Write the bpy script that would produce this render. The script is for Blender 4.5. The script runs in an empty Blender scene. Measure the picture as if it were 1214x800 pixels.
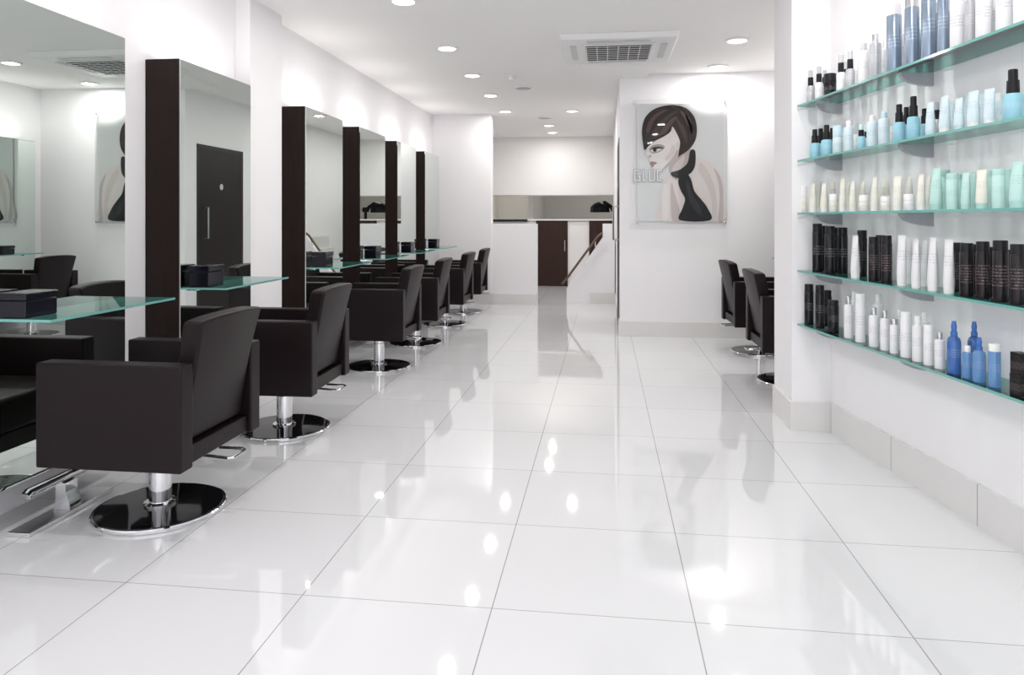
import bpy, math, random, bmesh
from mathutils import Vector, Matrix
random.seed(4)
S=bpy.context.scene
COL=S.collection
try:
    S.view_settings.view_transform='Standard'
    S.view_settings.look='None'
    S.view_settings.exposure=0.0
except Exception: pass

# ---------------------------------------------------------------- camera
F=850.0; H=1.17; HY=260.0; TH=math.atan(110/F)
cs,sn=math.cos(TH),math.sin(TH)
cd=bpy.data.cameras.new("camera"); cam=bpy.data.objects.new("camera",cd); COL.objects.link(cam)
cam.location=(0,0,H); cam.rotation_euler=(math.pi/2,0,TH)
cd.sensor_width=36; cd.sensor_fit='HORIZONTAL'; cd.lens=36*F/1214; cd.shift_y=-(400-HY)/1214
cd.clip_start=0.05; cd.clip_end=100
S.camera=cam
def depth(X,Y): return -sn*X+cs*Y
def x_on_plane_y(px,Y):
    k=(px-607)/F
    return (k*cs*Y-sn*Y)/(cs+k*sn)
def z_at(py,X,Y): return H-(py-HY)*depth(X,Y)/F

# ---------------------------------------------------------------- materials
def mat(name,col,rough=0.5,metal=0.0,**kw):
    m=bpy.data.materials.new(name); m.use_nodes=True
    b=m.node_tree.nodes["Principled BSDF"]
    b.inputs["Base Color"].default_value=(*col,1); b.inputs["Roughness"].default_value=rough
    b.inputs["Metallic"].default_value=metal
    for k,v in kw.items():
        b.inputs[k.replace('_',' ')].default_value=v
    return m
def N(m,t,**kw):
    n=m.node_tree.nodes.new(t)
    for k,v in kw.items(): setattr(n,k,v)
    return n
def L(m,a,b): m.node_tree.links.new(a,b)
def noise_mat(name,c1,c2,scale,rough=0.5,stretch=(1,1,1),bump=0.0,metal=0,detail=4,spec=0.5):
    m=mat(name,c1,rough,metal); b=m.node_tree.nodes["Principled BSDF"]
    b.inputs['Specular IOR Level'].default_value=spec
    tc=N(m,'ShaderNodeTexCoord'); mp=N(m,'ShaderNodeMapping'); mp.inputs['Scale'].default_value=stretch
    nz=N(m,'ShaderNodeTexNoise'); nz.inputs['Scale'].default_value=scale; nz.inputs['Detail'].default_value=detail
    cr=N(m,'ShaderNodeMix',data_type='RGBA')
    cr.inputs[6].default_value=(*c1,1); cr.inputs[7].default_value=(*c2,1)
    L(m,tc.outputs['Object'],mp.inputs['Vector']); L(m,mp.outputs[0],nz.inputs['Vector'])
    L(m,nz.outputs['Fac'],cr.inputs[0]); L(m,cr.outputs[2],b.inputs['Base Color'])
    if bump:
        bp=N(m,'ShaderNodeBump'); bp.inputs['Strength'].default_value=bump; bp.inputs['Distance'].default_value=0.002
        L(m,nz.outputs['Fac'],bp.inputs['Height']); L(m,bp.outputs[0],b.inputs['Normal'])
    return m
M={}
M['wall']=noise_mat('wall_paint',(0.875,0.862,0.878),(0.895,0.882,0.898),3,0.6,spec=0.2)
M['wall_back']=noise_mat('wall_paint_cream',(0.88,0.87,0.85),(0.90,0.89,0.87),3,0.6,spec=0.2)
M['ceil']=noise_mat('ceiling_paint',(0.92,0.91,0.90),(0.935,0.925,0.915),2,0.8,spec=0.1)
M['skirt']=noise_mat('skirting_tile',(0.72,0.71,0.70),(0.76,0.75,0.74),6,0.25)
M['wood']=noise_mat('wenge_wood',(0.006,0.0035,0.003),(0.022,0.009,0.007),9,0.45,(6,6,0.6),0.1,spec=0.25)
M['door']=noise_mat('dark_door_wood',(0.007,0.0045,0.004),(0.017,0.009,0.008),9,0.45,(6,6,0.6),0.05,spec=0.25)
M['door_brown']=noise_mat('brown_door_wood',(0.022,0.010,0.007),(0.045,0.020,0.013),9,0.45,(6,6,0.6),0.05,spec=0.25)
M['railwood']=noise_mat('oiled_rail_wood',(0.09,0.055,0.04),(0.14,0.09,0.06),12,0.4,(2,2,2))
M['leather']=noise_mat('dark_brown_leather',(0.0065,0.0032,0.0038),(0.011,0.0058,0.0066),260,0.42,(1,1,1),0.2,detail=2,spec=0.22)
M['chrome']=mat('chrome',(0.84,0.84,0.86),0.07,1)
M['satinchrome']=mat('satin_chrome',(0.80,0.80,0.82),0.22,1)
M['dullchrome']=mat('dull_steel',(0.45,0.45,0.47),0.3,1)
M['mirror']=mat('mirror_silver',(0.71,0.765,0.735),0.0,1)
M['blackgloss']=mat('black_gloss',(0.006,0.006,0.008),0.06)
M['black']=mat('black_satin',(0.008,0.008,0.010),0.35,0,Specular_IOR_Level=0.3)
M['blackbox']=mat('black_lacquer',(0.006,0.006,0.012),0.15,0,Specular_IOR_Level=0.35)
M['whiteplastic']=mat('white_plastic',(0.84,0.84,0.84),0.35)
M['flap']=mat('flap_plastic',(0.62,0.62,0.62),0.4)
M['darkgrille']=mat('grille_dark',(0.02,0.02,0.022),0.7)
M['grey']=mat('grey_metal',(0.42,0.43,0.46),0.35,0.4)
M['edge']=mat('glass_edge_teal',(0.17,0.44,0.40),0.1,0.0)
M['silver']=mat('brushed_silver',(0.6,0.6,0.62),0.3,1)
g=bpy.data.materials.new('glass_sheet'); g.use_nodes=True; nt=g.node_tree; nt.nodes.clear()
o=nt.nodes.new('ShaderNodeOutputMaterial'); mx=nt.nodes.new('ShaderNodeMixShader'); tr=nt.nodes.new('ShaderNodeBsdfTransparent')
gl=nt.nodes.new('ShaderNodeBsdfGlossy'); fr=nt.nodes.new('ShaderNodeFresnel'); fr.inputs[0].default_value=1.4
tr.inputs[0].default_value=(0.89,0.955,0.94,1); gl.inputs['Roughness'].default_value=0.02; gl.inputs[0].default_value=(0.90,0.97,0.955,1)
nt.links.new(fr.outputs[0],mx.inputs[0]); nt.links.new(tr.outputs[0],mx.inputs[1]); nt.links.new(gl.outputs[0],mx.inputs[2]); nt.links.new(mx.outputs[0],o.inputs[0])
M['glass']=g
g2=g.copy(); g2.name='glass_clear'; g2.node_tree.nodes['Transparent BSDF'].inputs[0].default_value=(0.985,0.985,0.985,1)
g2.node_tree.nodes['Fresnel'].inputs[0].default_value=1.25; M['acrylic']=g2
e=bpy.data.materials.new('lamp_glow'); e.use_nodes=True; b=e.node_tree.nodes["Principled BSDF"]
b.inputs['Emission Color'].default_value=(1,0.97,0.92,1); b.inputs['Emission Strength'].default_value=4; M['glow']=e
# floor
T=0.597; X0=-0.337; Y0=4.52
m=mat('polished_white_tile',(0.8,0.8,0.8),0.035); m.node_tree.nodes["Principled BSDF"].inputs['IOR'].default_value=1.65
bs=m.node_tree.nodes["Principled BSDF"]
geo=N(m,'ShaderNodeNewGeometry'); sx=N(m,'ShaderNodeSeparateXYZ'); L(m,geo.outputs['Position'],sx.inputs[0])
def axis(out,o0,w):
    a=N(m,'ShaderNodeMath',operation='SUBTRACT'); L(m,out,a.inputs[0]); a.inputs[1].default_value=o0-50*T
    d=N(m,'ShaderNodeMath',operation='DIVIDE'); L(m,a.outputs[0],d.inputs[0]); d.inputs[1].default_value=T
    pp=N(m,'ShaderNodeMath',operation='PINGPONG'); L(m,d.outputs[0],pp.inputs[0]); pp.inputs[1].default_value=0.5
    lt=N(m,'ShaderNodeMath',operation='LESS_THAN'); L(m,pp.outputs[0],lt.inputs[0]); lt.inputs[1].default_value=w
    fl=N(m,'ShaderNodeMath',operation='FLOOR'); L(m,d.outputs[0],fl.inputs[0])
    return lt.outputs[0],fl.outputs[0]
gx,fx=axis(sx.outputs[0],X0,0.0028); gy,fy=axis(sx.outputs[1],Y0,0.0024)
mxm=N(m,'ShaderNodeMath',operation='MAXIMUM'); L(m,gx,mxm.inputs[0]); L(m,gy,mxm.inputs[1])
cmb=N(m,'ShaderNodeCombineXYZ'); L(m,fx,cmb.inputs[0]); L(m,fy,cmb.inputs[1])
wn=N(m,'ShaderNodeTexWhiteNoise'); L(m,cmb.outputs[0],wn.inputs['Vector'])
c1=N(m,'ShaderNodeMix',data_type='RGBA'); c1.inputs[6].default_value=(0.71,0.712,0.73,1); c1.inputs[7].default_value=(0.735,0.737,0.752,1)
L(m,wn.outputs['Value'],c1.inputs[0])
c2=N(m,'ShaderNodeMix',data_type='RGBA'); L(m,c1.outputs[2],c2.inputs[6]); c2.inputs[7].default_value=(0.33,0.32,0.32,1); L(m,mxm.outputs[0],c2.inputs[0])
L(m,c2.outputs[2],bs.inputs['Base Color'])
M['floor']=m

# ---------------------------------------------------------------- mesh helpers
def link(ob,parent=None):
    COL.objects.link(ob)
    if parent: ob.parent=parent
    return ob
def newmesh(name,vs,fs,mats,loc=(0,0,0),parent=None,smooth=False,fmat=None):
    me=bpy.data.meshes.new(name); me.from_pydata([tuple(v) for v in vs],[],fs); me.update()
    if not isinstance(mats,(list,tuple)): mats=[mats]
    for q in mats: me.materials.append(q)
    if smooth:
        for p in me.polygons: p.use_smooth=True
        try: me.set_sharp_from_angle(angle=math.radians(35))
        except Exception: pass
    ob=bpy.data.objects.new(name,me); ob.location=loc; return link(ob,parent)
def box(name,x0,x1,y0,y1,z0,z1,mt,bevel=0,parent=None,kind=None,seg=2):
    cx,cy,cz=(x0+x1)/2,(y0+y1)/2,z0 if parent is None else (z0+z1)/2
    vs=[(x-cx,y-cy,z-cz) for z in (z0,z1) for y in (y0,y1) for x in (x0,x1)]
    fs=[(0,2,3,1),(4,5,7,6),(0,1,5,4),(2,6,7,3),(0,4,6,2),(1,3,7,5)]
    ob=newmesh(name,vs,fs,mt,(cx,cy,cz),parent)
    if bevel:
        mod=ob.modifiers.new('bevel','BEVEL'); mod.width=bevel; mod.segments=seg; mod.limit_method='ANGLE'
        for p in ob.data.polygons: p.use_smooth=True
        mod.harden_normals=True
    if kind: ob['kind']=kind
    return ob
def loft(name,rings,mt,seg=24,loc=(0,0,0),parent=None,smooth=True):
    vs=[];fs=[]
    for (rx,ry,z) in rings:
        for i in range(seg):
            a=2*math.pi*i/seg; vs.append((rx*math.cos(a),ry*math.sin(a),z))
    for k in range(len(rings)-1):
        for i in range(seg):
            j=(i+1)%seg; fs.append((k*seg+i,k*seg+j,(k+1)*seg+j,(k+1)*seg+i))
    fs.append(tuple(range(seg-1,-1,-1))); n=(len(rings)-1)*seg; fs.append(tuple(range(n,n+seg)))
    return newmesh(name,vs,fs,mt,loc,parent,smooth)
def lathe(name,prof,mt,seg=32,loc=(0,0,0),parent=None): return loft(name,[(r,r,z) for r,z in prof],mt,seg,loc,parent)
def tube(name,pts,r,mt,parent=None,seg=10,loc=(0,0,0)):
    pts=[Vector(p) for p in pts]; vs=[];fs=[]
    up=None
    for i,p in enumerate(pts):
        d=(pts[min(i+1,len(pts)-1)]-pts[max(i-1,0)]).normalized()
        if up is None:
            up=Vector((0,0,1)) if abs(d.z)<0.9 else Vector((1,0,0))
        a=d.cross(up).normalized(); b_=a.cross(d).normalized(); up=b_
        for k in range(seg):
            t=2*math.pi*k/seg; vs.append(p+a*r*math.cos(t)+b_*r*math.sin(t))
    for i in range(len(pts)-1):
        for k in range(seg):
            j=(k+1)%seg; fs.append((i*seg+k,i*seg+j,(i+1)*seg+j,(i+1)*seg+k))
    fs.append(tuple(range(seg-1,-1,-1))); n=(len(pts)-1)*seg; fs.append(tuple(range(n,n+seg)))
    return newmesh(name,vs,fs,mt,loc,parent,True)
def prism(name,poly,axis_,a0,a1,mt,parent=None,loc=(0,0,0),fmat=None,mats=None):
    n=len(poly)
    if axis_=='y': vs=[(p[0],a0,p[1]) for p in poly]+[(p[0],a1,p[1]) for p in poly]
    elif axis_=='x': vs=[(a0,p[0],p[1]) for p in poly]+[(a1,p[0],p[1]) for p in poly]
    else: vs=[(p[0],p[1],a0) for p in poly]+[(p[0],p[1],a1) for p in poly]
    fs=[tuple(range(n)),tuple(range(2*n-1,n-1,-1))]+[(i,i+n,(i+1)%n+n,(i+1)%n) for i in range(n)]
    ob=newmesh(name,vs,fs,mats or mt,loc,parent)
    bm=bmesh.new(); bm.from_mesh(ob.data); bmesh.ops.recalc_face_normals(bm,faces=bm.faces); bm.to_mesh(ob.data); bm.free()
    if fmat is not None:
        for i,p in enumerate(ob.data.polygons): p.material_index=fmat(i)
    return ob
def empty(name,loc,label,cat,group=None):
    ob=bpy.data.objects.new(name,None); ob.location=loc; ob.empty_display_size=0.1; COL.objects.link(ob)
    tag(ob,label,cat,group); return ob
def tag(ob,label,cat,group=None):
    ob['label']=label; ob['category']=cat
    if group: ob['group']=group
    return ob
def copy_thing(src,loc,rotz=None,label=None):
    c=src.copy(); c.location=loc
    if rotz is not None: c.rotation_euler=(0,0,rotz)
    if label: c['label']=label
    COL.objects.link(c)
    def rec(s,d):
        for ch in list(s.children):
            k=ch.copy(); k.parent=d; COL.objects.link(k); rec(ch,k)
    rec(src,c); return c

# ---------------------------------------------------------------- shell
CZ=2.62; WL=-2.385
st='structure'
box('floor',WL-0.1,2.4,-1.6,12.7,-0.1,0,M['floor'],kind=st)
box('ceiling',WL-0.1,2.4,-1.6,16.1,CZ,CZ+0.1,M['ceil'],kind=st)
box('wall_left',WL-0.1,WL,-1.6,12.7,0,CZ,M['wall'],kind=st)
box('trim_6',WL,-2.285,4.40,4.86,0,CZ,M['wall'],kind=st)
box('wall_back',WL,-1.55,9.75,9.9,0,CZ,M['wall'],kind=st)
box('wall_divider',-1.55,-0.92,9.77,9.9,0,1.11,M['wall'],kind=st)
PY=7.28
box('wall_poster',0.15,2.3,PY,12.6,0,CZ,M['wall'],kind=st)
box('wall_right',1.88,2.0,4.56,PY,0,CZ,M['wall'],kind=st)
prism('wall_pier',[(1.03,4.15),(1.03,4.56),(2.0,4.56),(2.0,4.15)],'z',0,CZ,M['wall'])['kind']=st
dk=0.153
D0=Vector((1.238,4.15))
def dwx(Y,off=0): return D0.x+(D0.y-Y)*dk+off
prism('wall_display',[(dwx(4.15),4.15),(dwx(-1.6),-1.6),(dwx(-1.6)+0.2,-1.6),(dwx(4.15)+0.2,4.15)],'z',0,CZ,M['wall'])['kind']=st
# rear
box('wall_rear_lower',WL,-1.2,12.6,12.7,0,1.13,M['wall_back'],kind=st)
box('wall_rear_lower.001',-0.645,0.15,12.6,12.7,0,1.13,M['wall_back'],kind=st)
box('wall_rear_upper',WL,0.15,12.6,12.7,1.60,CZ,M['wall_back'],kind=st)
box('trim_7',WL,0.15,12.58,12.6,1.585,1.60,M['grey'],kind=st)
box('floor_upper_level',WL,2.3,12.7,16.0,0.95,1.05,M['wall_back'],kind=st)
box('wall_far',WL,2.3,16.0,16.1,0.95,CZ,M['wall_back'],kind=st)
box('wall_far_left',WL-0.1,WL,12.7,16.1,0.95,CZ,M['wall_back'],kind=st)
box('wall_far_right',2.3,2.4,12.7,16.1,0.95,CZ,M['wall_back'],kind=st)
box('wall_far_partition',-1.45,-1.35,13.6,16.0,1.05,CZ,M['wall_back'],kind=st)
# shopfront behind the photographer
box('wall_front',WL,dwx(-1.5),-1.6,-1.5,2.5,CZ,M['wall'],kind=st)
for i,x in enumerate((-2.36,-0.8,0.6,1.98)):
    box('window_1' if i==0 else 'window_1.%03d'%i,x-0.03,x+0.03,-1.6,-1.54,0,2.5,M['silver'],kind=st)
# baseboards
SH=0.15
box('baseboard_left',WL,WL+0.012,-1.6,9.75,0,SH,M['wall'],kind=st)
box('baseboard_back',WL+0.012,-1.55,9.735,9.75,0,SH,M['skirt'],kind=st)
box('baseboard_divider',-1.55,-0.92,9.7505,9.77,0,SH,M['skirt'],kind=st)
box('baseboard_poster',0.138,1.88,PY-0.014,PY,0,SH,M['skirt'],kind=st)
box('baseboard_return',0.138,0.15,PY,7.50,0,SH,M['skirt'],kind=st)
box('baseboard_return.001',0.138,0.15,8.54,12.6,0,SH,M['skirt'],kind=st)
box('baseboard_pier',1.018,1.03,4.136,4.56,0,SH+0.01,M['skirt'],kind=st)
box('baseboard_pier.001',1.03,1.236,4.136,4.15,0,SH+0.01,M['skirt'],kind=st)
sk=mat('skirting_tile_jointed',(0.64,0.63,0.61),0.22); bsk=sk.node_tree.nodes["Principled BSDF"]
geo=N(sk,'ShaderNodeNewGeometry'); sp=N(sk,'ShaderNodeSeparateXYZ'); L(sk,geo.outputs['Position'],sp.inputs[0])
a=N(sk,'ShaderNodeMath',operation='ADD'); L(sk,sp.outputs[1],a.inputs[0]); a.inputs[1].default_value=10-0.55
d=N(sk,'ShaderNodeMath',operation='DIVIDE'); L(sk,a.outputs[0],d.inputs[0]); d.inputs[1].default_value=0.59
pp=N(sk,'ShaderNodeMath',operation='PINGPONG'); L(sk,d.outputs[0],pp.inputs[0]); pp.inputs[1].default_value=0.5
lt=N(sk,'ShaderNodeMath',operation='LESS_THAN'); L(sk,pp.outputs[0],lt.inputs[0]); lt.inputs[1].default_value=0.004
mc=N(sk,'ShaderNodeMix',data_type='RGBA'); mc.inputs[6].default_value=(0.75,0.74,0.735,1); mc.inputs[7].default_value=(0.35,0.35,0.35,1)
L(sk,lt.outputs[0],mc.inputs[0]); L(sk,mc.outputs[2],bsk.inputs['Base Color'])
prism('baseboard_display',[(dwx(4.135),4.135),(dwx(4.135)-0.014,4.135),(dwx(-1.5)-0.014,-1.5),(dwx(-1.5),-1.5)],'z',0,SH+0.01,sk)['kind']=st
box('trim_1',-0.22,0.42,6.66,PY,2.585,CZ,M['ceil'],kind=st)

# stairs with sloping balustrade wall
bx0=-0.53
prism('wall_stair',[(bx0,0),(0.138,0),(0.138,1.11),(-0.03,1.11),(-0.03,0.92),(bx0,0.20)],'y',10.05,10.17,M['wall'])['kind']=st
box('baseboard_stair',-0.2,0.138,10.03,10.05,0,SH,M['skirt'],kind=st)
for i in range(5):
    s_=box('trim_8' if i==0 else 'trim_8.%03d'%i,-0.36+0.1*i,0.138,10.171,11.1,0.18*i,0.18*(i+1),M['skirt'])
    s_['kind']=st
hr=empty('handrail',(bx0,10.0,0.0),'slim dark wooden handrail on steel brackets along stair wall','handrail')
tube('rail',[(-0.06,0,0.27),(0.0,0,0.34),(0.24,0,0.67),(0.44,0,0.94),(0.50,0,0.98)],0.017,M['railwood'],hr)
for (x,z) in ((0.06,0.42),(0.4,0.88)):
    tube('rail_bracket',[(x,0,z),(x,0.0,z-0.05),(x,0.049,z-0.09)],0.006,M['chrome'],hr,8)

# doors
dr=box('door_1',0.1455,0.1495,7.55,8.48,0.005,1.975,M['door'],kind=st)
box('trim_2',0.1445,0.1495,7.50,7.55,0,2.02,M['black'],kind=st)
box('trim_3',0.1445,0.1495,8.48,8.53,0,2.02,M['black'],kind=st)
box('trim_4',0.1445,0.1495,7.55,8.48,1.975,2.02,M['black'],kind=st)
tube('door_handle',[(-0.002,-0.38,0.95),(-0.06,-0.38,0.95),(-0.06,-0.38,1.30),(-0.002,-0.38,1.30)],0.010,M['dullchrome'],dr)
sg=lathe('door_sign',[(0.036,0),(0.036,0.003)],M['flap'],24,(-0.002,0.0,1.55),dr); sg.rotation_euler=(0,-math.pi/2,0)
d2=box('door_2',-1.2,-0.645,12.57,12.6,0.0,1.15,M['door_brown'],kind=st)
tube('door_handle',[(0.23,-0.015,0.62),(0.23,-0.05,0.62),(0.23,-0.05,0.80),(0.23,-0.015,0.80)],0.009,M['dullchrome'],d2)
box('dark_opening_panel',-0.27,0.13,12.57,12.6,0.0,1.15,M['door_brown'],kind=st)  # dark panel added in place of the dark opening behind the stairs
wt=tag(box('counter_top',-2.05,-1.35,12.45,12.75,1.13,1.17,M['black'],0.004),'dark narrow counter top capping the low rear wall','counter')
box('trim_5',-1.35,0.15,12.56,12.72,1.15,1.175,M['wall_back'],kind=st)

hp=empty('hair_dryer_hood',(-0.02,13.3,1.05),'black hood dryer on an articulated arm and pole','hair dryer')
lathe('pole',[(0.16,0),(0.16,0.02),(0.03,0.03),(0.028,0.05),(0.028,0.30)],M['black'],16,(0.20,0,0),hp)
tube('arm',[(0.20,0,0.29),(0.12,0,0.36),(0.02,0,0.43),(-0.06,0,0.41)],0.035,M['black'],hp)
loft('hood',[(0.04,0.04,0.11),(0.11,0.10,0.08),(0.17,0.15,0.02),(0.18,0.16,-0.08),(0.16,0.14,-0.08),(0.15,0.13,0.0)],M['black'],8,(-0.07,0,0.33),hp)
loft('motor_housing',[(0.06,0.05,-0.04),(0.075,0.06,0.0),(0.06,0.05,0.05)],M['black'],8,(0.20,0,0.30),hp)

# ---------------------------------------------------------------- mirror stations
MX=-2.19; ZT=2.007; ZB=0.17
UP=bpy.data.lights.new('ceiling_fill_area','AREA'); UP.shape='RECTANGLE'; UP.size=0.08; UP.size_y=0.66; UP.energy=1.5; UP.color=(1,0.97,0.95)  # unseen fill lamps added above the mirror units to brighten ceiling and wall
def station(loc,rot):
    s=empty('mirror_unit',(0,0,0),'tall mirror on a deep dark wenge panel fixed to the wall','mirror','wall mirror units')
    w=0.377
    box('mirror_panel',0,0.188,-w,w,ZB,ZT,M['wood'],0.002,s)
    box('mirror_pane',0.189,0.195,-w+0.004,w-0.004,ZB+0.004,ZT-0.004,M['mirror'],0,s)
    s.location=loc; s.rotation_euler=(0,0,rot); return s
SY=[2.67,3.85,5.43,6.61,7.79,8.97]
st0=station((WL+0.001,SY[0],0),0)
for y in SY[1:]: copy_thing(st0,(WL+0.001,y,0))
for y in (6.60,5.4): copy_thing(st0,(1.879,y,0),math.pi)
for (x,y) in [(WL+0.12,y) for y in SY]+[(1.76,6.60),(1.76,5.4)]:
    lo=bpy.data.objects.new('ceiling_fill',UP); lo.location=(x,y,ZT+0.02); lo.rotation_euler=(math.pi,0,0); COL.objects.link(lo)
def gshelf(loc):
    s=empty('glass_shelf',(0,0,0),'thin clear glass styling shelf fixed in front of a mirror','shelf','styling shelves')
    pl=[(0,-0.37),(0.25,-0.37),(0.25,0.37),(0,0.37)]
    prism('shelf_pane',pl,'z',-0.010,0,None,s,fmat=lambda i:0 if i<2 else 1,mats=[M['glass'],M['edge']])
    for y in (-0.25,0.25):
        box('shelf_clip',0.0,0.03,y-0.02,y+0.02,-0.026,-0.0105,M['chrome'],0.002,s)
    s.location=loc; return s
gs0=gshelf((MX+0.001,SY[0],0.815))
for y in SY[1:]: copy_thing(gs0,(MX+0.001,y,0.815))
for y in (6.60,5.4): copy_thing(gs0,(1.683,y,0.815),math.pi).scale=(0.55,0.9,1)
def toolbox(loc):
    s=empty('tool_box',(0,0,0),'glossy black lidded box standing on a glass styling shelf','box','black boxes on styling shelves')
    box('box_body',-0.055,0.055,-0.075,0.075,0,0.062,M['blackbox'],0.004,s)
    box('box_lid',-0.058,0.058,-0.078,0.078,0.064,0.09,M['blackbox'],0.004,s)
    s.location=loc; return s
tb0=toolbox((MX+0.085,2.39,0.8155))
for y in SY[1:]: copy_thing(tb0,(MX+0.085,y-0.27,0.8155)).scale=(1,1,1.25)
copy_thing(tb0,(1.62,6.5,0.8155)); copy_thing(tb0,(1.62,5.3,0.8155))
def footrest(loc):
    s=empty('footrest',(0,0,0),'polished chrome footrest with wide flat floor plate and bar','footrest','chrome footrests')
    box('foot_plate',-0.044,0.046,-0.24,0.22,0,0.018,M['satinchrome'],0.004,s)
    prism('footrest_stem',[(-0.030,0.0185),(0.044,0.0185),(0.040,0.05),(0.026,0.09),(0.024,0.125),(-0.020,0.125),(-0.018,0.08),(-0.02,0.05)],'y',-0.032,0.032,M['chrome'],s)
    tube('footrest_bar',[(0.0,-0.20,0.135),(0.0,-0.19,0.143),(0.0,0.17,0.143),(0.0,0.18,0.135)],0.020,M['chrome'],s,14)
    s.location=loc; return s
fr0=footrest((-2.142,2.62,0))
for y in SY[1:]: copy_thing(fr0,(-2.142,y,0))

# ---------------------------------------------------------------- chairs
ch=empty('salon_chair',(0,0,0),'dark brown leather styling chair on chrome pedestal and round base','chair','styling chairs')
LE=M['leather']
for sgn in (-1,1):
    a=sorted((sgn*0.218,sgn*0.298))
    box('armrest',-0.30,0.275,a[0],a[1],0.255,0.642,LE,0.008,ch,seg=3)
box('seat_frame',-0.275,0.258,-0.217,0.217,0.262,0.33,LE,0.006,ch)
box('seat_cushion',-0.285,0.17,-0.216,0.216,0.332,0.475,LE,0.025,ch,seg=4)
def backrest(parent):
    nz,ny=10,13; vs=[];fs=[]
    def P(side,i,j):
        v=i/nz; u=-1+2*j/ny
        z=0.335+v*0.475-0.016*(abs(u)**3)*(v**3)
        x=0.155+0.085*v**1.2+0.022*(1-u*u)*v
        th=0.078
        y=u*(0.212+0.020*max(0,v-0.62)/0.38)
        return (x+(th if side else 0),y,z)
    for s_ in (0,1):
        for i in range(nz+1):
            for j in range(ny+1): vs.append(P(s_,i,j))
    n=(nz+1)*(ny+1); q=lambda s_,i,j:s_*n+i*(ny+1)+j
    for i in range(nz):
        for j in range(ny):
            fs.append((q(0,i,j),q(0,i+1,j),q(0,i+1,j+1),q(0,i,j+1)))
            fs.append((q(1,i,j),q(1,i,j+1),q(1,i+1,j+1),q(1,i+1,j)))
    for i in range(nz):
        fs.append((q(0,i,0),q(1,i,0),q(1,i+1,0),q(0,i+1,0)))
        fs.append((q(0,i,ny),q(0,i+1,ny),q(1,i+1,ny),q(1,i,ny)))
    for j in range(ny):
        fs.append((q(0,0,j),q(0,0,j+1),q(1,0,j+1),q(1,0,j)))
        fs.append((q(0,nz,j),q(1,nz,j),q(1,nz,j+1),q(0,nz,j+1)))
    ob=newmesh('backrest',vs,fs,LE,(0,0,0),parent)
    for p in ob.data.polygons: p.use_smooth=True
    md=ob.modifiers.new('bevel','BEVEL'); md.width=0.014; md.segments=3; md.limit_method='ANGLE'; md.angle_limit=math.radians(50); md.harden_normals=True
backrest(ch)
lathe('pedestal_column',[(0.062,0.020),(0.062,0.034),(0.043,0.038),(0.043,0.19),(0.038,0.192),(0.038,0.255)],M['chrome'],32,(0,0,0),ch)['label']='chrome hydraulic column'
lathe('base_plate',[(0.238,0.0165),(0.236,0.019),(0.12,0.0235),(0.064,0.0255)],M['blackgloss'],64,(0,0,0),ch)['label']='glossy black round base'
lathe('base_rim',[(0.246,0.0),(0.25,0.003),(0.25,0.013),(0.246,0.0175),(0.2385,0.0165)],M['chrome'],64,(0,0,0),ch)['label']='chrome rim of the base'
tube('pump_lever',[(0.08,-0.03,0.248),(0.2,-0.04,0.24),(0.315,-0.045,0.235),(0.33,-0.035,0.234),(0.33,0.06,0.234),(0.315,0.07,0.236),(0.22,0.06,0.240)],0.006,M['chrome'],ch,8)['label']='chrome pump lever'
CY=[2.69,3.81,5.50,6.60,7.84,8.90]
ch.location=(-1.780,CY[0],0)
rots=[0.0,0.03,0.02,0.03,0.0,0.02]
for y,r in zip(CY[1:],rots[1:]): copy_thing(ch,(-1.775,y,0),r)
for (x,y,r) in ((1.355,6.55,math.pi+0.03),(1.345,5.38,math.pi)): copy_thing(ch,(x,y,0),r)

# ---------------------------------------------------------------- ceiling fixtures
dl=empty('ceiling_downlight',(0,0,0),'round recessed ceiling downlight with white trim ring','light','recessed downlights')
def ring(name,r0,r1,z0,z1,mt,parent):
    seg=40; vs=[];fs=[]
    prof=[(r0,z1),(r0,z0),(r1,z0+0.004),(r1,z1)]
    for r,z in prof:
        for i in range(seg):
            a=2*math.pi*i/seg; vs.append((r*math.cos(a),r*math.sin(a),z))
    n=len(prof)
    for k in range(n):
        for i in range(seg):
            j=(i+1)%seg; k2=(k+1)%n
            fs.append((k*seg+i,k2*seg+i,k2*seg+j,k*seg+j))
    return newmesh(name,vs,fs,mt,(0,0,0),parent,True)
ring('trim_ring',0.074,0.094,-0.014,0,M['whiteplastic'],dl)
lathe('lamp_lens',[(0.0735,-0.006),(0.0735,-0.001)],M['glow'],32,(0,0,0),dl)
lpos=[(-1.32,y) for y in (4.61,5.93,7.08,8.25,9.5,3.35,2.1,0.85)]+[(-0.43,9.57),(-0.85,11.0),(-0.86,11.9),(1.06,5.97),(1.06,6.98),(0.85,3.4),(0.85,2.1),(0.85,0.8)]  # the final row, out of view, is added to light the retail shelves
LP=bpy.data.lights.new('downlight','AREA'); LP.shape='DISK'; LP.size=0.095; LP.energy=8.6; LP.color=(1,0.965,0.935)
for i,(x,y) in enumerate(lpos):
    if i==0: dl.location=(x,y,CZ)
    else: copy_thing(dl,(x,y,CZ))
    lo=bpy.data.objects.new('downlight_lamp',LP); lo.location=(x,y,CZ-0.012); COL.objects.link(lo)
L2=bpy.data.lights.new('rear_light','AREA'); L2.shape='DISK'; L2.size=0.3; L2.energy=7; L2.color=(1,0.95,0.88)
for x in (-1.9,0.2):
    lo=bpy.data.objects.new('rear_room_lamp',L2); lo.location=(x,14.4,2.6); COL.objects.link(lo)

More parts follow.
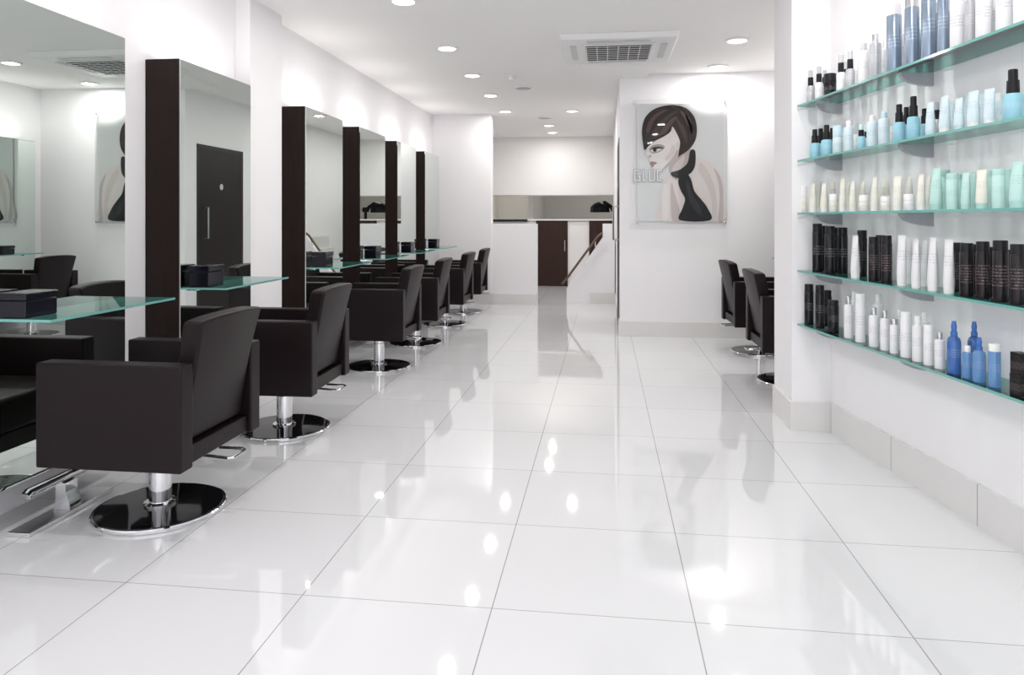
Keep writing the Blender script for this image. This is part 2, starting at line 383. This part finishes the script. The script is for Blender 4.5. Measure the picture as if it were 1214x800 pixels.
ac=empty('air_conditioner',(0.11,6.08,CZ),'white square ceiling cassette air conditioner with dark intake grille','air conditioner')
def frus(name,a,b,z0,z1,mt,parent,bev=0.006):
    vs=[(-b,-b,z0),(b,-b,z0),(b,b,z0),(-b,b,z0),(-a,-a,z1),(a,-a,z1),(a,a,z1),(-a,a,z1)]
    fs=[(3,2,1,0),(4,5,6,7),(0,1,5,4),(1,2,6,5),(2,3,7,6),(3,0,4,7)]
    o=newmesh(name,vs,fs,mt,(0,0,0),parent); md=o.modifiers.new('b','BEVEL'); md.width=bev; md.segments=2; return o
frus('cassette_panel',0.47,0.45,-0.045,0,M['whiteplastic'],ac)
box('intake_frame',-0.29,0.29,-0.29,0.29,-0.056,-0.046,M['whiteplastic'],0.004,ac)
box('intake_filter',-0.265,0.265,-0.265,0.265,-0.060,-0.0565,M['darkgrille'],0,ac)
vs=[];fs=[]
def slat(x0,x1,y0,y1,z0,z1):
    k=len(vs)
    for z in (z0,z1):
        for y in (y0,y1):
            for x in (x0,x1): vs.append((x,y,z))
    for f in [(0,2,3,1),(4,5,7,6),(0,1,5,4),(2,6,7,3),(0,4,6,2),(1,3,7,5)]: fs.append(tuple(k+q for q in f))
for i in range(8):
    y=-0.245+i*0.49/7; slat(-0.265,0.265,y-0.005,y+0.005,-0.063,-0.0605)
for i in range(7):
    x=-0.26+i*0.52/6; slat(x-0.003,x+0.003,-0.265,0.265,-0.0605,-0.0602)
newmesh('intake_slats',vs,fs,M['whiteplastic'],(0,0,0),ac)
for k in range(4):
    f_=box('air_flap',-0.25,0.25,-0.385,-0.335,-0.050,-0.0455,M['flap'],0.002,ac)
    a=k*math.pi/2; f_.rotation_euler=(0,0,a); f_.location=Vector((0.365*math.sin(a),-0.365*math.cos(a),-0.048))
sd=empty('smoke_detector',(-0.93,7.2,CZ),'small round white smoke detector on the ceiling','smoke detector')
lathe('detector_base',[(0.05,0),(0.05,-0.012)],M['whiteplastic'],24,(0,0,0),sd)
lathe('detector_dome',[(0.036,-0.0125),(0.034,-0.035),(0.015,-0.045),(0.005,-0.045)],M['whiteplastic'],24,(0,0,0),sd)
spk=empty('ceiling_speaker',(-0.89,7.85,CZ),'round flat ceiling speaker with grey grille','speaker','ceiling speakers')
lathe('speaker_rim',[(0.10,0),(0.098,-0.008),(0.09,-0.01)],M['whiteplastic'],32,(0,0,0),spk)
lathe('speaker_grille',[(0.085,-0.0105),(0.08,-0.013),(0.01,-0.014)],M['grey'],32,(0,0,0),spk)
copy_thing(spk,(-0.85,10.2,CZ))

# ---------------------------------------------------------------- poster
pyy=PY-0.02
po=empty('wall_poster_print',(x_on_plane_y(806,pyy),pyy,1.55),'large acrylic poster of woman with dark bob and halter top','poster')
def pw(p):
    X=x_on_plane_y(p[0],pyy); Z=z_at(p[1],X,pyy)
    return (X-po.location.x,Z-po.location.z)
def art(name,pts,col,layer,th=0.0006,spl=True):
    P=[pw(p) for p in pts]
    n=len(P); Q=[]
    if spl:
        for i in range(n):
            p0,p1,p2,p3=[Vector(P[(i+k-1)%n]) for k in range(4)]
            for t in (0,0.25,0.5,0.75):
                Q.append(tuple(0.5*((2*p1)+(p2-p0)*t+(2*p0-5*p1+4*p2-p3)*t*t+(-p0+3*p1-3*p2+p3)*t**3)))
    else: Q=P
    c2_=tuple(min(1,c*1.06) for c in col)
    mt=noise_mat('ink_'+name,col,c2_,9,0.4,spec=0.2)
    y1=-0.0005-layer*0.0010
    return prism(name,Q,'y',y1-th,y1,mt,po)
pr=noise_mat('poster_paper',(0.83,0.83,0.84),(0.86,0.86,0.868),1.2,0.4,spec=0.2)
P=[pw(p) for p in [(755,123.5),(857.5,121.5),(857.5,261),(755,262)]]
prism('poster_sheet',P,'y',0.0,0.004,pr,po)
art('body_print',[(797,205),(806,196),(818,188),(830,188),(843,193),(852,202),(857,214),(857,238),(857,261),(782,261),(781,244),(781,230),(785,218),(790,210)],(0.84,0.77,0.755),1)
art('body_shade_print',[(846,199),(854,210),(857,226),(857,261),(851,261),(853,240),(852,218)],(0.62,0.55,0.54),2)
art('body_shade_print.001',[(831,193),(840,204),(847,222),(850,244),(849,261),(844,261),(844,240),(838,220),(828,202)],(0.74,0.67,0.655),2)
art('body_shade_print.002',[(796,216),(800,230),(805,246),(807,261),(797,261),(795,240)],(0.62,0.54,0.53),2)
art('body_light_print',[(786,222),(791,218),(793,232),(793,250),(791,261),(786,261),(785,240)],(0.90,0.85,0.84),3)
art('neck_print',[(793,197),(806,176),(821,178),(823,190),(818,204),(807,213),(797,210)],(0.58,0.50,0.485),4)
art('neck_light_print',[(797,200),(806,188),(812,184),(809,197),(801,207)],(0.74,0.66,0.645),5)
art('top_print',[(804,214),(811,203),(819,212),(823,226),(831,236),(839,247),(842,261),(806,261),(809,247),(812,236),(807,226)],(0.010,0.010,0.013),6)
art('top_sheen_print',[(813,216),(817,216),(820,230),(828,241),(832,255),(824,250),(817,236)],(0.035,0.035,0.042),7)
art('collar_print',[(795,205),(806,201),(815,193),(818,179),(824,179),(824,196),(818,206),(806,211),(799,210)],(0.010,0.010,0.013),8)
art('face_print',[(769,160),(790,150),(806,158),(808,173),(803,186),(793,196),(784,202),(777,203),(774,200),(773,197),(770.5,195),(771.5,192),(769.5,190),(770,186),(765,183),(768,174),(767,167)],(0.89,0.835,0.82),9)
art('jaw_shade_print',[(807,173),(803,186),(793,196),(785,201),(791,194),(799,184),(803,175)],(0.60,0.52,0.505),10)
art('cheek_shade_print',[(799,172),(800,181),(791,191),(788,188),(793,181),(796,174)],(0.77,0.70,0.685),10)
art('hair_print',[(762,168),(761,155),(764,141),(773,131),(786,126),(801,125),(814,129),(823,139),(826,153),(824,167),(816,178),(807,184),(804,186),(805,178),(806,168),(802,158),(797,150),(795,156),(787,162),(777,167),(769,173),(764,178)],(0.030,0.017,0.016),11)
sh=[([(766,154),(772,140),(785,131),(799,128),(786,134),(775,144),(769,158)],(0.11,0.066,0.06)),
([(772,160),(781,146),(795,134),(804,132),(795,139),(786,149),(778,162)],(0.07,0.042,0.04)),
([(781,160),(788,149),(797,140),(803,139),(796,147),(789,158)],(0.11,0.07,0.06)),
([(806,131),(816,138),(821,150),(820,160),(816,149),(810,139)],(0.12,0.075,0.065)),
([(800,138),(808,147),(814,158),(814,170),(809,160),(804,148)],(0.08,0.05,0.045)),
([(812,135),(819,145),(822,158),(817,168),(818,156),(815,145)],(0.06,0.038,0.035)),
([(774,133),(786,128),(800,127),(812,131),(798,130),(784,131)],(0.06,0.038,0.035))]
for k,(pts,c) in enumerate(sh):
    art('hair_shine_print' if k==0 else 'hair_shine_print.%03d'%k,pts,c,12 if k%2==0 else 13)
art('eye_shadow_print',[(769.5,178),(773,173),(781,171),(788,174),(783,179.5),(774,182)],(0.42,0.36,0.36),10)
art('eye_white_print',[(771,178.5),(775,176),(781,175.5),(784,177),(780,179.5),(774,180.5)],(0.80,0.79,0.79),10.8)
art('eye_print',[(770.5,177.5),(775,174.8),(782,174.2),(787,176),(782,176.2),(775,176.6)],(0.015,0.012,0.012),11.6)
art('iris_print',[(774,176),(777.5,175.5),(778.5,178),(777,180),(774.5,179.5)],(0.02,0.03,0.035),11.6)
art('lips_print',[(770.5,193),(774,191.5),(779,193.5),(775.5,195.5),(774.5,198),(772,197)],(0.40,0.23,0.23),10)
art('nostril_print',[(769,185),(771.5,183.5),(772,186),(770,186.5)],(0.58,0.48,0.46),10)
art('ear_print',[(801,171),(804,168),(806,172),(804,178),(801,177)],(0.80,0.73,0.71),10.5)
def strokes(name,segs,w,col,layer):
    vs=[];fs=[]
    for i,(x0,y0,x1,y1_) in enumerate(segs):
        y1=-0.0005-layer*0.001-0.00002*i
        a_=pw((x0-w,y0-w)); b_=pw((x1+w,y1_+w)); k=len(vs)
        vs.extend([(a_[0],y1,b_[1]),(b_[0],y1,b_[1]),(b_[0],y1,a_[1]),(a_[0],y1,a_[1])]); fs.append((k,k+1,k+2,k+3))
    return newmesh(name,vs,fs,mat('ink_'+name,col,0.4),(0,0,0),po)
GL=[(752.5,202,758,202),(752.5,202,752.5,214),(752.5,214,758.5,214),(758.5,209,758.5,214),(756.5,209,758.5,209),
    (762.5,202,762.5,214),(762.5,214,766,214),
    (770,202,770,214),(770,214,775.5,214),(775.5,202,775.5,214),
    (779.5,202,784.5,202),(779.5,202,779.5,214),(779.5,214,784.5,214)]
strokes('lettering_outline',GL,1.3,(0.34,0.345,0.36),13.2)
strokes('poster_lettering',GL,0.85,(0.96,0.96,0.98),14.2)
P=[pw(p) for p in [(750,119),(861,117),(861,265),(750,266)]]
prism('acrylic_cover',P,'y',-0.024,-0.019,None,po,fmat=lambda i:0 if i<2 else 1,mats=[M['acrylic'],M['flap']])
for p in [(753,121.5),(859,120),(859,263),(753,264)]:
    q=pw(p); s_=lathe('standoff',[(0.012,0),(0.012,0.048),(0.009,0.05)],M['chrome'],16,(q[0],0.02,q[1]),po); s_.rotation_euler=(math.pi/2,0,0)

# ---------------------------------------------------------------- product display
SF=Vector((1.056,4.135))
u=Vector((dk,-1)).normalized(); nrm=Vector((1,dk)).normalized()
SL=3.0; SD=0.175
ROT=math.atan2(u.y,u.x)
SZ=[1.80,1.497,1.207,0.89,0.595]
def on_shelf(px,inset):
    k=(px-607)/F; b0=SF+nrm*inset
    A=cs+k*sn; B=sn-k*cs
    t=-(A*b0.x+B*b0.y)/(A*u.x+B*u.y)
    p=b0+u*t
    return p,depth(p.x,p.y)
for z in SZ:
    s=empty('display_shelf',(SF.x,SF.y,z),'long thick green-edged glass retail shelf on grey brackets','shelf','retail display shelves')
    s.rotation_euler=(0,0,ROT)
    prism('shelf_pane',[(0,0),(SL,0),(SL,SD),(0,SD)],'z',-0.010,0,None,s,fmat=lambda i:0 if i<2 else 1,mats=[M['glass'],M['edge']])
    for t in (0.13,0.93,1.73,2.5):
        pts=[(SD+0.008,-0.0105),(0.04,-0.0105)]+[(0.04+(SD+0.008-0.04)*(1-math.cos(a)),-0.0105-0.055*math.sin(a)) for a in [i*math.pi/2/8 for i in range(1,9)]]
        prism('shelf_bracket',pts,'x',t-0.012,t+0.012,M['grey'],s)

def printed(name,base,ink,rough=0.3,metal=0.0,lo=0.42,hi=0.66,**kw):
    m=mat(name,base,rough,metal,**kw); b=m.node_tree.nodes["Principled BSDF"]
    tc=N(m,'ShaderNodeTexCoord'); sp=N(m,'ShaderNodeSeparateXYZ'); L(m,tc.outputs['Generated'],sp.inputs[0])
    g1=N(m,'ShaderNodeMath',operation='GREATER_THAN'); g1.inputs[1].default_value=lo; L(m,sp.outputs[2],g1.inputs[0])
    g2=N(m,'ShaderNodeMath',operation='LESS_THAN'); g2.inputs[1].default_value=hi; L(m,sp.outputs[2],g2.inputs[0])
    w_=N(m,'ShaderNodeMath',operation='MULTIPLY'); w_.inputs[1].default_value=16; L(m,sp.outputs[2],w_.inputs[0])
    fr_=N(m,'ShaderNodeMath',operation='FRACT'); L(m,w_.outputs[0],fr_.inputs[0])
    g4=N(m,'ShaderNodeMath',operation='LESS_THAN'); g4.inputs[1].default_value=0.45; L(m,fr_.outputs[0],g4.inputs[0])
    nz=N(m,'ShaderNodeTexNoise'); nz.inputs['Scale'].default_value=1.0; nz.inputs['Detail'].default_value=1
    mp=N(m,'ShaderNodeMapping'); mp.inputs['Scale'].default_value=(26,26,16); L(m,tc.outputs['Generated'],mp.inputs[0]); L(m,mp.outputs[0],nz.inputs['Vector'])
    g3=N(m,'ShaderNodeMath',operation='GREATER_THAN'); g3.inputs[1].default_value=0.52; L(m,nz.outputs['Fac'],g3.inputs[0])
    m1=N(m,'ShaderNodeMath',operation='MULTIPLY'); L(m,g1.outputs[0],m1.inputs[0]); L(m,g2.outputs[0],m1.inputs[1])
    m2=N(m,'ShaderNodeMath',operation='MULTIPLY'); L(m,m1.outputs[0],m2.inputs[0]); L(m,g3.outputs[0],m2.inputs[1])
    m3=N(m,'ShaderNodeMath',operation='MULTIPLY'); L(m,m2.outputs[0],m3.inputs[0]); L(m,g4.outputs[0],m3.inputs[1])
    m4=N(m,'ShaderNodeMath',operation='MULTIPLY'); L(m,m3.outputs[0],m4.inputs[0]); m4.inputs[1].default_value=0.55
    mc=N(m,'ShaderNodeMix',data_type='RGBA'); mc.inputs[6].default_value=(*base,1); mc.inputs[7].default_value=(*ink,1)
    L(m,m4.outputs[0],mc.inputs[0]); L(m,mc.outputs[2],b.inputs['Base Color'])
    return m
C={
 'white':printed('pack_white',(0.80,0.80,0.82),(0.35,0.37,0.42)),
 'cream':printed('pack_cream',(0.80,0.79,0.71),(0.42,0.42,0.36)),
 'mint':printed('pack_mint',(0.50,0.74,0.69),(0.25,0.45,0.45)),
 'pale':printed('pack_pale_blue',(0.64,0.76,0.81),(0.25,0.38,0.46)),
 'sky':printed('pack_sky_blue',(0.30,0.58,0.70),(0.6,0.75,0.8)),
 'steel':printed('pack_steel_blue',(0.30,0.38,0.48),(0.7,0.74,0.8),0.25,0.6),
 'blue':printed('pack_blue',(0.08,0.22,0.60),(0.6,0.7,0.9),0.08,0,Transmission_Weight=0.45),
 'azure':printed('pack_azure',(0.20,0.42,0.76),(0.6,0.7,0.9),0.08,0,Transmission_Weight=0.45),
 'black':printed('pack_black',(0.008,0.008,0.010),(0.25,0.25,0.25),0.2,0,Specular_IOR_Level=0.35),
 'brown':printed('pack_dark_brown',(0.012,0.009,0.011),(0.28,0.2,0.2),0.25,0,0.3,0.75,Specular_IOR_Level=0.35),
 'grey':printed('pack_grey',(0.50,0.51,0.54),(0.8,0.8,0.8),0.3,0.3),
}
CAP={'w':M['whiteplastic'],'k':M['black'],'s':M['silver'],'b':mat('cap_blue',(0.05,0.16,0.50),0.2),'m':mat('cap_mint',(0.44,0.69,0.64),0.3),'c':mat('cap_clear_grey',(0.5,0.52,0.55),0.15),'p':mat('cap_pale_blue',(0.55,0.72,0.80),0.3)}
word={'white':'white','cream':'cream','mint':'mint green','pale':'pale blue','sky':'sky blue','steel':'steel blue','blue':'translucent blue','azure':'bright azure','black':'black','brown':'dark brown','grey':'silver grey'}
capw={'w':'white','k':'black','s':'silver','b':'blue','m':'mint','c':'grey','p':'pale blue'}
rowg=['top','second','third','fourth','bottom']
def product(kind,col,cap,px,wpx,hpx,si,inset=0.06,dz=0.0):
    p,D=on_shelf(px,inset); r=wpx*D/F/2*0.93; h=hpx*D/F*random.uniform(0.95,1.03)
    z=SZ[si]+0.0004+dz
    names={'can':('spray_can','bottle'),'bottle':('shampoo_bottle','bottle'),'tube':('cream_tube','tube'),'jar':('hair_wax_jar','jar'),'spray':('spray_bottle','bottle'),'box':('product_box','box'),'pump':('small_bottle','bottle')}
    nm,cat=names[kind]
    desc={'can':'tall can with %s cap','bottle':'bottle with %s cap','tube':'tube with %s cap','jar':'squat jar with %s lid','spray':'spray bottle with %s nozzle','box':'carton with %s lid','pump':'small bottle with %s cap'}[kind]%capw[cap]
    e_=empty(nm,(p.x,p.y,z),'%s %s on glass shelf'%(word[col],desc),cat,'hair products on the %s retail shelf'%rowg[si])
    e_.rotation_euler=(0,0,ROT+random.uniform(-0.15,0.15))
    c=C[col]; k=CAP[cap]
    if kind=='can':
        lathe('can_body',[(r*0.97,0),(r,0.003),(r,h*0.82),(r*0.96,h*0.83)],c,20,(0,0,0),e_)
        lathe('cap',[(r*0.93,h*0.831),(r*0.93,h*0.985),(r*0.87,h)],k,20,(0,0,0),e_)
    elif kind=='bottle':
        lathe('bottle_body',[(r*0.94,0),(r,0.005),(r,h*0.74),(r*0.93,h*0.785),(r*0.58,h*0.81)],c,20,(0,0,0),e_)
        lathe('cap',[(r*0.56,h*0.811),(r*0.56,h*0.985),(r*0.49,h)],k,20,(0,0,0),e_)
    elif kind=='tube':
        lathe('cap',[(r*0.72,0),(r*0.78,h*0.14)],k,20,(0,0,0),e_)
        loft('tube_body',[(r*0.8,r*0.8,h*0.141),(r*0.86,r*0.8,h*0.2),(r*0.92,r*0.62,h*0.55),(r*0.99,r*0.25,h*0.9),(r,r*0.08,h*0.95),(r,r*0.08,h)],c,24,(0,0,0),e_)
    elif kind=='jar':
        lathe('jar_body',[(r*0.9,0),(r,0.004),(r,h*0.55),(r*0.92,h*0.6)],c,20,(0,0,0),e_)
        lathe('lid',[(r*0.98,h*0.605),(r*0.98,h*0.96),(r*0.9,h)],k,20,(0,0,0),e_)
    elif kind=='pump':
        lathe('bottle_body',[(r*0.94,0),(r,0.004),(r,h*0.47),(r*0.86,h*0.52)],c,20,(0,0,0),e_)
        lathe('cap',[(r*0.68,h*0.521),(r*0.64,h*0.78)],M['black'],20,(0,0,0),e_)
        lathe('cap_top',[(r*0.5,h*0.781),(r*0.5,h*0.98),(r*0.42,h)],k,20,(0,0,0),e_)
    elif kind=='spray':
        lathe('bottle_body',[(r*0.94,0),(r,0.005),(r,h*0.60),(r*0.85,h*0.67),(r*0.4,h*0.72)],c,20,(0,0,0),e_)
        lathe('spray_collar',[(r*0.5,h*0.721),(r*0.5,h*0.80)],k,20,(0,0,0),e_)
        lathe('spray_nozzle',[(r*0.36,h*0.801),(r*0.42,h*0.90),(r*0.32,h*0.97),(r*0.3,h)],k,16,(0,0,0),e_)
    elif kind=='box':
        e_.rotation_euler=(0,0,ROT)
        box('carton_body',-r,r,-r*0.8,r*0.8,0,h*0.8,c,0.001,e_)
        box('carton_lid',-r,r,-r*0.8,r*0.8,h*0.801,h,k,0.001,e_)
    return e_,h
A=0.045;B=0.12
items=[
('jar','grey','k',952,10,38,0,A),('pump','grey','c',961,10,40,0,A),('pump','white','c',971,10,42,0,A),('jar','black','k',984,15,26,0,A),
('pump','white','c',997,11,44,0,A),('pump','grey','c',1008,11,45,0,A),('bottle','white','c',1024,13,50,0,A),('bottle','grey','s',1038,14,56,0,A),
('can','steel','w',1060,18,80,0,A),('can','steel','s',1081,17,82,0,A),('can','steel','s',1101,17,90,0,A),('bottle','steel','s',1118,13,84,0,A),
('can','white','k',1135,17,70,0,A),('bottle','grey','w',1150,12,66,0,A),('bottle','white','c',1166,18,72,0,A),('bottle','white','w',1190,18,80,0,A),('can','white','s',1211,18,84,0,A),
('bottle','white','w',1045,12,50,0,B),('can','steel','s',1109,14,70,0,B),('bottle','white','w',1015,11,45,0,B),('pump','grey','c',966,9,40,0,B),('bottle','white','w',1072,14,62,0,B),('bottle','white','w',1143,14,60,0,B),('bottle','white','c',1178,16,70,0,B),
('pump','sky','k',966,12,36,1,A),('pump','sky','k',980,13,38,1,A),('jar','pale','p',993,12,34,1,A),('bottle','pale','w',1006,11,36,1,A),
('pump','sky','p',1021,10,30,1,A),('bottle','pale','w',1034,13,38,1,A),('bottle','pale','p',1048,13,40,1,A),('pump','sky','k',1066,14,46,1,A),('pump','sky','k',1083,15,50,1,A),
('pump','sky','k',1096,12,40,1,B),('tube','pale','p',1103,14,40,1,A),('tube','pale','w',1120,17,46,1,A),('tube','pale','p',1137,15,40,1,A),('tube','pale','w',1154,18,46,1,A),('tube','pale','w',1173,16,42,1,A),
('pump','sky','k',1201,22,60,1,A),('bottle','pale','w',1184,14,42,1,B),('jar','white','w',1013,11,22,1,B),('pump','grey','c',1110,12,44,1,B),('jar','white','w',1057,12,24,1,B),('pump','sky','k',973,11,38,1,B),('tube','pale','w',1145,15,46,1,B),('tube','pale','w',1164,15,44,1,B),
('jar','cream','w',953,9,32,2,A),('tube','cream','w',964,12,36,2,A),('tube','cream','w',977,12,34,2,A),('jar','cream','w',988,10,22,2,A),('tube','cream','w',999,11,38,2,A),('tube','cream','w',1011,12,38,2,A),
('jar','cream','w',1024,12,20,2,A),('tube','cream','w',1037,13,40,2,A),('jar','cream','w',1050,12,18,2,A),('tube','cream','w',1064,14,42,2,A),('jar','white','w',1078,13,20,2,A),('tube','cream','w',1092,13,42,2,A),
('tube','mint','m',1110,18,48,2,A),('can','mint','m',1129,14,44,2,A),('tube','mint','m',1145,14,46,2,A),('tube','cream','m',1164,17,48,2,A),('can','mint','m',1184,15,46,2,A),('tube','mint','m',1206,22,58,2,A),
('tube','cream','w',1023,12,38,2,B),('tube','cream','w',1050,13,40,2,B),('tube','cream','w',1078,13,42,2,B),('tube','cream','w',987,11,38,2,B),('can','mint','m',1120,13,46,2,B),('can','mint','m',1174,13,44,2,B),('tube','cream','w',970,11,36,2,B),('tube','cream','w',1101,12,42,2,B),('can','mint','m',1195,14,48,2,B),
('can','black','k',969,12,56,3,A),('can','black','k',984,13,58,3,A),('can','black','k',999,12,54,3,B),('tube','white','w',1014,14,50,3,A),('can','black','k',1022,12,55,3,B),('can','brown','k',1036,13,54,3,A),('can','brown','k',1051,13,55,3,A),
('tube','white','w',1069,14,58,3,A),('tube','white','w',1086,14,58,3,A),('tube','white','w',1106,16,62,3,A),('tube','white','w',1125,16,62,3,A),
('can','brown','k',1146,16,66,3,A),('can','brown','k',1165,16,68,3,A),('can','brown','k',1186,18,72,3,A),('can','brown','k',1206,17,74,3,A),('can','black','k',976,11,52,3,B),('can','black','k',988,11,52,3,B),('can','brown','k',1044,12,52,3,B),('tube','white','w',1077,13,54,3,B),('tube','white','w',1096,13,54,3,B),('can','brown','k',1136,14,58,3,B),('can','brown','k',1155,14,58,3,B),('can','brown','k',1176,15,60,3,B),('can','brown','k',1196,16,62,3,B),
('can','black','k',959,11,48,4,A),('can','black','k',972,11,50,4,A),('can','black','k',988,13,40,4,A),('can','black','k',968,10,44,4,B),('bottle','white','s',1006,11,52,4,A),('can','white','w',1020,12,56,4,A),('bottle','white','s',1036,12,46,4,A),
('bottle','white','s',1049,11,46,4,A),('can','white','s',1060,10,42,4,A),('bottle','white','w',1041,12,56,4,B),('can','white','w',1074,13,56,4,A),('bottle','white','w',1088,13,52,4,A),('can','white','w',1101,12,48,4,A),('bottle','white','s',1114,12,42,4,A),('bottle','white','w',1013,11,50,4,B),('bottle','white','w',1096,12,54,4,B),('bottle','white','w',1067,11,48,4,B),('can','black','k',981,10,44,4,B),
('spray','blue','b',1131,16,64,4,A),('spray','blue','b',1155,15,62,4,B),('bottle','azure','w',1147,12,38,4,A),('spray','azure','b',1161,15,52,4,A),('can','azure','w',1179,14,52,4,A)]
for si in (0,1,2):
    front=sorted([i for i in items if i[6]==si and i[7]==A],key=lambda i:i[3])
    back=[i for i in items if i[6]==si and i[7]==B]
    for i1,i2 in zip(front,front[1:]):
        mid=(i1[3]+i2[3])/2; wv=min(i1[4],i2[4],14)*0.85
        if all(abs(mid-b_[3])>(wv+b_[4])/2+1.0 for b_ in back):
            kd=i1[0] if i1[0]!='jar' else 'can'
            it=(kd,i1[1],i1[2],mid,wv,min(max(i1[5],32)*0.95,70),si,B); items.append(it); back.append(it)
for it in items: product(*it)
_,hh=product('box','brown','k',1210,19,26,4,A)
product('box','brown','k',1210,18,26,4,A,hh+0.0006)

# ---------------------------------------------------------------- world
w=bpy.data.worlds.new('daylight'); S.world=w; w.use_nodes=True
bg=w.node_tree.nodes['Background']; bg.inputs[0].default_value=(0.95,0.955,1.0,1); bg.inputs[1].default_value=2.1
